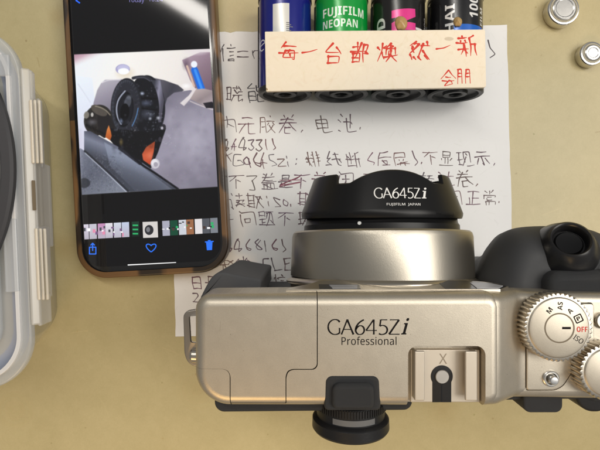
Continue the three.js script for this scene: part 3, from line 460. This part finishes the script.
  // strap band across the lower left, rough cloth below
  poly(lin(100, 136, 92, 156, '#4f5262', '#7c8194', '#5f6474', '#41444f'), [84, 131], [90, 131], [124, 150], [150, 168], [186, 194], [186, 200], [120, 200], [84, 152]);
  poly(lin(130, 160, 122, 182, 'rgba(140,148,168,.75)', 'rgba(110,116,134,.2)'), [104, 142], [128, 156], [178, 194], [140, 196], [110, 166]);
  poly(lin(84, 152, 110, 192, '#6f7484', '#5d6170', '#7a7f8d'), [80, 148], [86, 152], [130, 192], [130, 200], [72, 200], [74, 160]); sprinkle(520, 80, 124, 154, 192, 'rgba(168,172,184,A)', .2, .6); sprinkle(320, 80, 120, 156, 192, 'rgba(50,52,60,A)', .2, .7); soft('#2b2d34', 2, [84.6, 151], [104, 168], [128, 191]); soft('rgba(200,205,220,.8)', .8, [85, 153], [103, 169.4], [126, 191.6]); ell('rgba(40,42,50,.8)', 84, 183, 6, 5);
  poly(lin(70, 150, 84, 150, '#d9cfe0', 'rgba(190,190,205,0)'), [68, 132], [82, 128], [84, 160], [80, 200], [68, 200]);
  soft('#131318', 2, [126, 150], [140, 164], [152, 171], [178, 189]); soft('rgba(20,20,26,.8)', 4, [120, 148], [140, 163]);
  for (let i = 0; i < 160; i++) glow(`rgba(${rnd() < .5 ? '210,205,220' : '70,66,80'},${rr(.03, .1).toFixed(3)})`, rr(164, 212), rr(100, 188), rr(1.5, 7));
  for (let i = 0; i < 70; i++) glow(`rgba(${rnd() < .4 ? '150,155,175' : '5,5,8'},${rr(.08, .3).toFixed(3)})`, rr(112, 160), rr(80, 156), rr(.8, 3.2));
  for (let i = 0; i < 40; i++) { const t = i / 40 * Math.PI * 2; soft('rgba(120,124,140,.28)', .5, [125.4 + Math.cos(t) * 12.2, 106.8 + Math.sin(t) * 24.4], [125.6 + Math.cos(t) * 14, 106.8 + Math.sin(t) * 27]); }
  sprinkle(50, 116, 178, 144, 190, 'rgba(225,228,240,A)', .15, .4); sprinkle(60, 164, 212, 100, 186, 'rgba(225,222,236,A)', .15, .4);
  ell('#c9c6cf', 155, 163.6, 4.6, 5); ell('#e6e4ea', 154.4, 162.6, 3.2, 3.4); ell('#a5a1ad', 155.6, 164.4, 2.2, 2.4); ell('#2c2a31', 163.4, 127, 2.4, 3); ell('#b8b5c0', 162, 128, 1.2, 1.6); ell('#35323b', 160, 139.4, 1.8, 2.6); sprinkle(20, 162, 172, 134, 144, 'rgba(230,230,240,A)', .2, .6);
  x.restore();
  // the picture was a little out of focus: soften its pixels
  { const im = x.getImageData(0, 0, 636, 1380), d = im.data, blur = (stride, count, lines, step) => { const R = 2, tmp = new Float32Array(count); for (let l = 0; l < lines; l++) for (let q = 0; q < 3; q++) { for (let i = 0; i < count; i++) { let t = 0, k = 0; for (let o = -R; o <= R; o++) { const e = i + o; if (e >= 0 && e < count) { t += d[(l * step + e * stride) * 4 + q]; k++; } } tmp[i] = t / k; } for (let i = 0; i < count; i++) d[(l * step + i * stride) * 4 + q] = tmp[i] + (rnd() - .5) * 9; } };
    blur(1, 636, 1380, 636); blur(636, 1380, 636, 1); const [c2, x2] = canvas(636, 1380); x2.putImageData(im, 0, 0); x.save(); x.setTransform(1, 0, 0, 1, 0, 0); x.drawImage(c2, 0, 0); x.restore(); }
  // strip of thumbnails, buttons, home bar
  const strip = [['#d9d3e2', 81], ['#c9c6d4', 89], ['#c58bb8', 97.5], ['#e6e2ea', 105], ['#d2d8e6', 113.5], ['#c3cde4', 121.5], ['#1a3a2c', 131.5]];
  strip.forEach(([col, a], i) => { const y = 224.6 - (a - 81) * .056; poly(lin(a, y, a, y + 15, col, i === 6 ? '#0f1f18' : '#b9b4c2'), [a, y], [a + 7.4, y - .4], [a + 7.8, y + 14.6], [a + .4, y + 15]); });
  for (let i = 0; i < 16; i++) { x.fillStyle = ['#7a5a86', '#ffffff', '#4b4f58', '#e58fae'][i % 4]; const a = rr(82, 128), y = rr(225, 236); x.fillRect(a, y, rr(1, 3), rr(1, 4)); }
  for (let i = 0; i < 3; i++) { x.fillStyle = '#2fb26a'; x.fillRect(132.5, 224.5 + i * 4.2, 5.5, 1.6); }
  poly('#d7d2cf', [142.4, 222], [157.4, 221.4], [158, 237.4], [143, 238]); ell('#2c2c31', 149, 230, 4.4, 5); ell('#77777c', 148, 229.6, 2, 2.6);
  [['#aab', 162], ['#124a34', 170], ['#ccd0d8', 178.5], ['#9c6a4a', 186], ['#e4dfe0', 194.5], ['#55585f', 202], ['#7d828a', 210]].forEach(([col, a]) => { const y = 221 - (a - 162) * .06; poly(col, [a, y], [a + 7.4, y - .4], [a + 8, y + 14.6], [a + .6, y + 15]); });
  for (let i = 0; i < 22; i++) { x.fillStyle = ['#23252a', '#f6f6f8', '#2fb26a', '#4a3a34'][i % 4]; x.fillRect(rr(162, 214), rr(221, 231), rr(1, 3.4), rr(.8, 3)); }
  x.strokeStyle = '#2c78ff'; x.lineWidth = 1.1; x.lineJoin = 'round';
  x.strokeRect(89.3, 247.2, 6.4, 6.8); x.beginPath(); x.moveTo(92.5, 251); x.lineTo(92.5, 243.4); x.moveTo(90.4, 245.4); x.lineTo(92.5, 243.2); x.lineTo(94.6, 245.4); x.stroke();
  x.beginPath(); x.moveTo(151, 252); x.bezierCurveTo(142, 245.5, 147.5, 242, 151, 245.6); x.bezierCurveTo(154.5, 242, 160, 245.5, 151, 252); x.stroke();
  poly('#2c78ff', [206, 242.4], [212.4, 242], [212, 250], [206.8, 250.3]); x.beginPath(); x.moveTo(204.8, 242); x.lineTo(213.6, 241.4); x.moveTo(207.8, 240.6); x.lineTo(210.6, 240.4); x.stroke();
  x.lineWidth = 3; x.strokeStyle = '#ffffff'; x.beginPath(); x.moveTo(127.6, 266); x.lineTo(176, 263.6); x.stroke();
  x.strokeStyle = '#2c6cff'; x.lineWidth = 1.4; x.beginPath(); x.moveTo(79.6, -3); x.lineTo(76, .4); x.lineTo(79.8, 3); x.stroke();
  x.fillStyle = '#8a86c8'; x.font = '6px sans-serif'; x.fillText('Today', 128, 1.6); x.fillText('10:24', 148, .8);
  const scr = new THREE.Shape(); rrect(SW, SL, 8, scr);
  const g = new THREE.ShapeGeometry(scr, 16), p = g.attributes.position, uv = g.attributes.uv; for (let i = 0; i < p.count; i++) uv.setXY(i, p.getX(i) / SW + .5, p.getY(i) / SL + .5);
  g.rotateX(-Math.PI / 2).translate(0, 9.24, 0);
  const tx = ctex(c), sm = phy([0.008, 0.008, 0.009], { roughness: .06, emissiveMap: tx, emissive: 0xffffff, emissiveIntensity: .84, specularIntensity: .8 });
  obj('screen', g, sm, ph);
}

// ---------------------------------------------------------------- film cartridges and the card on top
{
  const R = 12.0, H = 12.4, z0 = -60.2, z1 = -103.6;
  const capG = sgn => lathe([[0, -2.6], [2.6, -2.6], [2.9, -.2], [3.4, .3], [5.2, .3], [5.6, -.9], [9.6, -.9], [10.2, .5], [11.6, .7], [12.3, .2], [12.35, -1.6], [11.9, -2]].reverse(), 64, .5).rotateX(sgn > 0 ? Math.PI / 2 : -Math.PI / 2);
  const draw = [
    (x, T) => { x.fillStyle = '#141c7c'; x.fillRect(0, 0, 750, 434); x.fillStyle = '#dcdcd6'; x.fillRect(324, 62, 74, 400); x.fillStyle = '#777'; for (let i = 0; i < 18; i++) x.fillRect(384, 150 + i * 9, 14 + 8 * (i % 3), 4); x.strokeStyle = '#dfe4f5'; x.lineWidth = 6; x.beginPath(); x.arc(258, 236, 24, 1, 6); x.stroke(); x.beginPath(); x.moveTo(240, 236); x.lineTo(284, 228); x.moveTo(222, 208); x.lineTo(230, 250); x.moveTo(290, 215); x.lineTo(292, 250); x.stroke(); T('FILM', 470, 380, 40, '#8fa2e0', 0, 90); },
    (x, T) => { x.fillStyle = '#0a9a3c'; x.fillRect(0, 0, 750, 434); T('FUJIFILM', 272, 116, 56, '#e6f2e4', 0, 210); T('NEOPAN', 272, 170, 52, '#e6f2e4', 0, 172); T('SS100', 272, 262, 92, '#e6f2e4', 0, 220); },
    (x, T) => { x.fillStyle = '#1b1918'; x.fillRect(0, 0, 750, 434); T('ILFORD', 292, 438, 66, '#e4e2de', -1, 330); x.fillStyle = '#e23a8e'; x.beginPath(); [[322, 92], [428, 84], [430, 120], [378, 148], [430, 150], [430, 184], [322, 188], [322, 150], [372, 124], [322, 128]].forEach((q, i) => i ? x.lineTo(...q) : x.moveTo(...q)); x.closePath(); x.fill(); T('PAN', 472, 330, 58, '#e4e2de', -1, 170); T('2000', 520, 190, 30, '#c9c7c2', -1, 90); },
    (x, T) => { x.fillStyle = '#17171a'; x.fillRect(0, 0, 750, 434); T('SHANGHAI', 334, 470, 58, '#e4e4e2', -1, 412); T('100', 444, 128, 64, '#e4e4e2', -1, 104); T('PAN FILM', 484, 240, 30, '#d6d6d4', -1, 176); x.strokeStyle = '#d6d6d4'; x.lineWidth = 3.4; for (let i = 0; i < 5; i++) { x.save(); x.translate(516, 70 + i * 44); x.rotate(-Math.PI / 2); glyph(x, ['卷', '示', '全', '新', '会'][i], 0, 0, 34, .2, 3.4, .2); x.restore(); } x.fillStyle = '#1d63c4'; x.fillRect(330, 158, 150, 60); },
  ];
  const labels = [
    'blue film cartridge with a white strip, leftmost under the card', 'green film cartridge with white lettering beside the blue one', 'black film cartridge with a pink letter beside the green one', 'black film cartridge with the white number 100, rightmost under the card'];
  const capM = std([0.02, 0.021, 0.021], { roughness: .4, metalness: .2 });
  const glueM = phy([.55, .36, .14], { roughness: .3, transmission: .2, thickness: 2 });
  [285, 341.3, 398, 455].forEach((px, i) => {
    const X = at(px, 0, H)[0];
    const t = thing('film_cartridge', labels[i], 'film roll', [X, 0, (z0 + z1) / 2], 0, 'film cartridges glued in a row');
    const [c, x] = canvas(750, 434);
    const T = (s, a, b, px2, col, rot, w) => { x.save(); x.translate(a, b); if (rot) x.rotate(rot * Math.PI / 2); x.font = `bold ${px2}px sans-serif`; x.fillStyle = col; x.textAlign = 'left'; const m = x.measureText(s).width; x.scale(w / m, 1); x.fillText(s, 0, 0); x.restore(); };
    draw[i](x, T);
    for (let k = 0; k < 120; k++) { x.fillStyle = `rgba(255,255,255,${rr(.02, .12)})`; x.fillRect(rr(0, 750), rr(0, 434), rr(.6, 3), rr(.6, 5)); }
    const tx = ctex(c); tx.wrapS = THREE.RepeatWrapping;
    const O = [0, 0, (z0 + z1) / 2];
    // u runs left to right over the top of the can (u = .5 is the crown)
    const L = z0 - z1 - 2.4, n = 72, pos = [], uv = [], nor = [], idx = [];
    for (let a = 0; a <= n; a++) for (let j = 0; j < 2; j++) { const an = (a / n - .5) * Math.PI * 2; pos.push(Math.sin(an) * R, H + Math.cos(an) * R, (z0 + z1) / 2 + (j - .5) * L); nor.push(Math.sin(an), Math.cos(an), 0); uv.push(a / n, 1 - j); }
    for (let a = 0; a < n; a++) { const q = a * 2; idx.push(q, q + 1, q + 2, q + 1, q + 3, q + 2); }
    const g = new THREE.BufferGeometry(); g.setAttribute('position', new THREE.Float32BufferAttribute(pos, 3)); g.setAttribute('normal', new THREE.Float32BufferAttribute(nor, 3)); g.setAttribute('uv', new THREE.Float32BufferAttribute(uv, 2)); g.setIndex(idx);
    obj('label_shell', g, phy([1, 1, 1], { map: tx, roughness: .22, metalness: .1, clearcoat: .3, clearcoatRoughness: .15 }), t, O);
    obj('end_cap', capG(1).translate(0, H, z0), capM, t, O); obj('end_cap', capG(-1).translate(0, H, z1), capM, t, O);
    obj('spool', lathe([[0, 3.2], [2.4, 3.2], [2.7, 2.8], [2.7, -4]], 32).rotateX(-Math.PI / 2).translate(0, H, z1), capM, t, O);
    obj('felt_lip', box(-R - .5, -R + 3, H - 1.6, H + .8, z1 + 3, z0 - 3, .6).rotateZ(0), M.dark, t, O);
  });
  // card
  const hC = 25.0, a = at(264.8, 31.5, 26.6), b = at(485.2, 29.4, 26.6), d = at(486.2, 87.4, 26.6), e = at(266, 91.4, 26.6);
  const cx = (a[0] + b[0] + d[0] + e[0]) / 4, cz = (a[1] + b[1] + d[1] + e[1]) / 4;
  const [c, x] = canvas(1900, 520), X = px => (px - 264.5) / 221 * 1900, Y = py => (py - 30) / 60 * 520;
  x.fillStyle = '#f3e6cf'; x.fillRect(0, 0, 1900, 520);
  for (let i = 0; i < 900; i++) { x.fillStyle = `rgba(${rnd() < .5 ? '255,250,238' : '200,170,125'},${rr(.02, .07)})`; x.beginPath(); x.ellipse(rr(0, 1900), rr(0, 520), rr(2, 50), rr(1, 14), rr(0, 3), 0, 7); x.fill(); }
  x.fillStyle = 'rgba(110,80,40,.55)'; x.beginPath(); x.ellipse(12, 500, 16, 10, .6, 0, 7); x.fill(); x.fillStyle = 'rgba(130,110,80,.25)'; x.beginPath(); x.ellipse(1580, 80, 40, 16, 0, 0, 7); x.fill();
  x.lineCap = 'round'; x.lineJoin = 'round';
  [['每', 288.5, 51.5, 19], ['一', 309.5, 50, 15], ['台', 333, 53, 19], ['都', 360, 52.5, 19], ['焕', 387, 51.5, 20], ['然', 419, 49.5, 20], ['一', 442.5, 46.5, 15], ['新', 466.5, 46, 20], ['会', 447.5, 77, 15], ['朋', 463.5, 75, 15]].forEach(([ch, px, py, s]) => {
    x.strokeStyle = '#d63a28'; glyph(x, ch, X(px), Y(py), s * 8.5, .2, 13 * s / 19, .7); });
  const g = prism([[a[0], a[1], .4], [b[0], b[1], .8], [d[0], d[1], 1], [e[0], e[1], .5]], hC, hC + 1.7, .25, 2);
  const p = g.attributes.position, u = new Float32Array(p.count * 2);
  for (let i = 0; i < p.count; i++) { u[i * 2] = (p.getX(i) - a[0]) / (d[0] - a[0]); u[i * 2 + 1] = 1 - (p.getZ(i) - b[1]) / (e[1] - b[1]); }
  g.setAttribute('uv', new THREE.BufferAttribute(u, 2));
  const card = obj('card', g, std([1, 1, 1], { map: ctex(c), roughness: .7 }), scene, [cx, hC, cz]);
  card.position.set(cx / 1000, hC / 1000, cz / 1000);
  tag(card, 'cream card with red brush handwriting lying across the four film cartridges', 'card');
  // lumps of glue at the card's upper edge
  [[401, 24, 4.4, 'lump of amber glue on the pink lettered cartridge at the card edge'], [457.5, 22.5, 3.0, 'small lump of amber glue on the rightmost cartridge at the card edge']].forEach(([px, py, s, label]) => {
    const q = at(px, py, 24), gg = new THREE.SphereGeometry(1, 28, 18), pp = gg.attributes.position; for (let i = 0; i < pp.count; i++) { const r = .85 + .35 * n8(pp.getX(i) * .2 + .4, pp.getZ(i) * .2 + pp.getY(i) * .1 + .3); pp.setXYZ(i, pp.getX(i) * s * .62 * r, pp.getY(i) * 1.5 * r, pp.getZ(i) * s * .7 * r); } gg.computeVertexNormals();
    const m = obj('glue_lump', gg, glueM); m.position.set(q[0] / 1000, .0243, q[1] / 1000); tag(m, label, 'glue'); });
}

// ---------------------------------------------------------------- button cells
function cell(px, py, R, h, label) {
  const [x, z] = at(px, py, h), t = thing('button_cell', label, 'battery', [x, 0, z], 0, 'button cells at the right edge');
  obj('can', lathe([[0, 0], [R - .5, 0], [R, .5], [R, h - 1.3], [R - .35, h - .8], [R - 1.0, h - .7]], 72, .5), M.steel, t);
  obj('seal_ring', lathe([[R - 1.0, h - .75], [R - 1.2, h - .45], [R - 1.7, h - .45], [R - 1.9, h - .8]].reverse(), 64), std([.42, .38, .28], { roughness: .5 }), t);
  obj('cap', lathe([[R - 1.7, h - .9], [R - 2.0, h - .25], [R - 2.5, h], [R - 3.2, h], [R - 3.6, h - .18], [0, h - .18]].reverse().map(q => q).reverse(), 72, .4), M.steel, t);
}
cell(565, 8, 7.6, 6, 'larger silver button cell battery at the top edge of the bench');
cell(593.5, 52.5, 5.8, 5.4, 'smaller silver button cell battery by the right edge of the bench');

// ---------------------------------------------------------------- clip lid food box with a black ring on it
{
  const H = 40, q = (x, y, h = H) => at(x, y, h), BX = [-150, 0, -8];
  const t = thing('food_box', 'clear plastic clip lid food box with a blue seal at the left edge', 'food box', BX, .043);
  const part = (n, g, m, par = t) => obj(n, g, m, par, BX);
  const milky = phy([.84, .86, .88], { roughness: .26, transmission: .74, thickness: 0 });
  const clear = phy([.9, .9, .88], { roughness: .1, transmission: .9, thickness: 0 });
  const rimX = q(30.5, 0, 36.6)[0], topZ = q(0, 33, 36.6)[1], botZ = q(0, 389, 36.6)[1], X0 = -205;
  const sq = (x1, z0, z1, r, T = new THREE.Shape()) => rpoly([[X0 - (rimX - x1) * -1 - 0, z0, r], [x1, z0, r], [x1, z1, r], [X0 + (rimX - x1), z1, r]], T);
  // tapered tub
  { const ring = (d, h, r) => { const s = sq(rimX - d, topZ + d, botZ - d, r); return s.getSpacedPoints(120).map(v => [v.x, h, -v.y]); };
    const bx = at(56, 0, 0)[0], d0 = rimX - bx;
    const rows = [ring(d0 + 5, .3, 14), ring(d0 + .8, 1.2, 17), ring(d0, 4, 18), ring(3, 31, 20), ring(1.5, 34.5, 21)];
    const pos = [], idx = []; rows.forEach(r => r.forEach(p => pos.push(...p))); const n = rows[0].length;
    for (let j = 0; j < rows.length - 1; j++) for (let i = 0; i < n; i++) { const a = j * n + i, b = j * n + (i + 1) % n; idx.push(a, b, a + n, b, b + n, a + n); }
    const c0 = pos.length / 3; pos.push(-150, .3, -8); for (let i = 0; i < n; i++) idx.push(c0, (i + 1) % n, i);
    const g = new THREE.BufferGeometry(); g.setAttribute('position', new THREE.Float32BufferAttribute(pos, 3)); g.setIndex(idx); g.computeVertexNormals(); part('tub', g, clear); }
  const frame = (d0, d1, r0, r1, h0, h1, bev) => { const s = sq(rimX - d0, topZ + d0, botZ - d0, r0); s.holes.push(sq(rimX - d1, topZ + d1, botZ - d1, r1, new THREE.Path())); return prism(s, h0, h1, bev, 4, 16); };
  const lid = part('lid', [frame(0, 3.4, 20, 18, 36.6, H, .9), prism(sq(rimX - 3.5, topZ + 3.5, botZ - 3.5, 18), 35.8, 36.4, .2, 2, 16)], milky);
  obj('lid_panel', prism(sq(rimX - 12.5, topZ + 12.5, botZ - 12.5, 12), 36.8, 39.6, 1.2, 5, 16), milky, lid, BX);
  obj('seal', frame(4.4, 9.4, 17, 14, 33.6, 35.4, .4), phy([.10, .19, .5], { roughness: .45 }), t, BX);
  obj('lid_ridge', frame(3.5, 4.6, 17.6, 17, 36.7, 41.2, .35), phy([.82, .82, .82], { roughness: .25, transmission: .25, thickness: 0 }), lid, BX);
  // hinged locking clip along the right side, with its ribs and slot
  const clipM = phy([.88, .87, .84], { roughness: .25, transmission: .66, thickness: 0 });
  const ribM = phy([.9, .84, .72], { roughness: .25, transmission: .35, thickness: 0 });
  const slab = (y0, y1, x0, h0, x1, h1, th) => { const a = q(x0, y0, h0), b = q(x1, y0, h1), z0 = q(0, y0, h0)[1], z1 = q(0, y1, h0)[1], len = Math.hypot(b[0] - a[0], h1 - h0), ang = Math.atan2(h1 - h0, b[0] - a[0]); return new RoundedBoxGeometry(len, th, z1 - z0, 3, Math.min(.9, th * .45)).rotateZ(ang).translate((a[0] + b[0]) / 2, (h0 + h1) / 2, (z0 + z1) / 2); };
  const clip = part('clip', [slab(72, 330, 26, 40.5, 36, 38.5, 1.8), slab(74, 104, 35, 39, 38.4, 35, 1.6), slab(102, 232, 35, 39, 42, 29, 1.6), slab(230, 306, 35, 39, 47, 26, 1.6), slab(300, 331, 34, 39, 45.5, 30, 1.6)], clipM);
  obj('clip_tab', [slab(166, 252, 40, 31, 50.5, 20, 1.5), slab(102, 172, 42, 30, 45, 26, 1.5)], clipM, clip, BX);
  for (const [y0, y1] of [[104, 168], [233, 305]]) for (let k = 0; k < 3; k++) obj('clip_rib', slab(y0, y1, 34 + k * 4.2, 40.6 - k * 2.6, 36 + k * 4.2, 39.8 - k * 2.8, 1.3), ribM, clip, BX);
  obj('clip_slot', slab(185, 215, 32.5, 41.2, 36, 40.2, .5), std([.16, .12, .07], { roughness: .6 }), clip, BX);
  for (const [y0, y1] of [[58, 80], [222, 296]]) obj('lid_catch', slab(y0, y1, 2, 41, 16, 40.6, 1.4), milky, lid, BX);
  // black ring lying on the lid
  const rc = q(-184, 171, 43), Ro = 199 * (EYE - 43) / F, Ri = Ro - 5.2, X = rc[0], Z = rc[1];
  const ring = obj('black_ring', lathe([[Ri, 0], [Ri - .2, 1], [Ri + .3, 3], [Ri + 1.2, 3.6], [Ro - .9, 3.3], [Ro, 2.4], [Ro, .5], [Ro - .5, 0], [Ri, 0]].reverse(), 160, .5), std([.04, .04, .045], { roughness: .55 }));
  ring.position.set(X / 1000, .0414, Z / 1000);
  tag(ring, 'large dark grey ring lying on the lid of the food box', 'ring');
}
scene.updateMatrixWorld(true);
renderer.render(scene, camera);
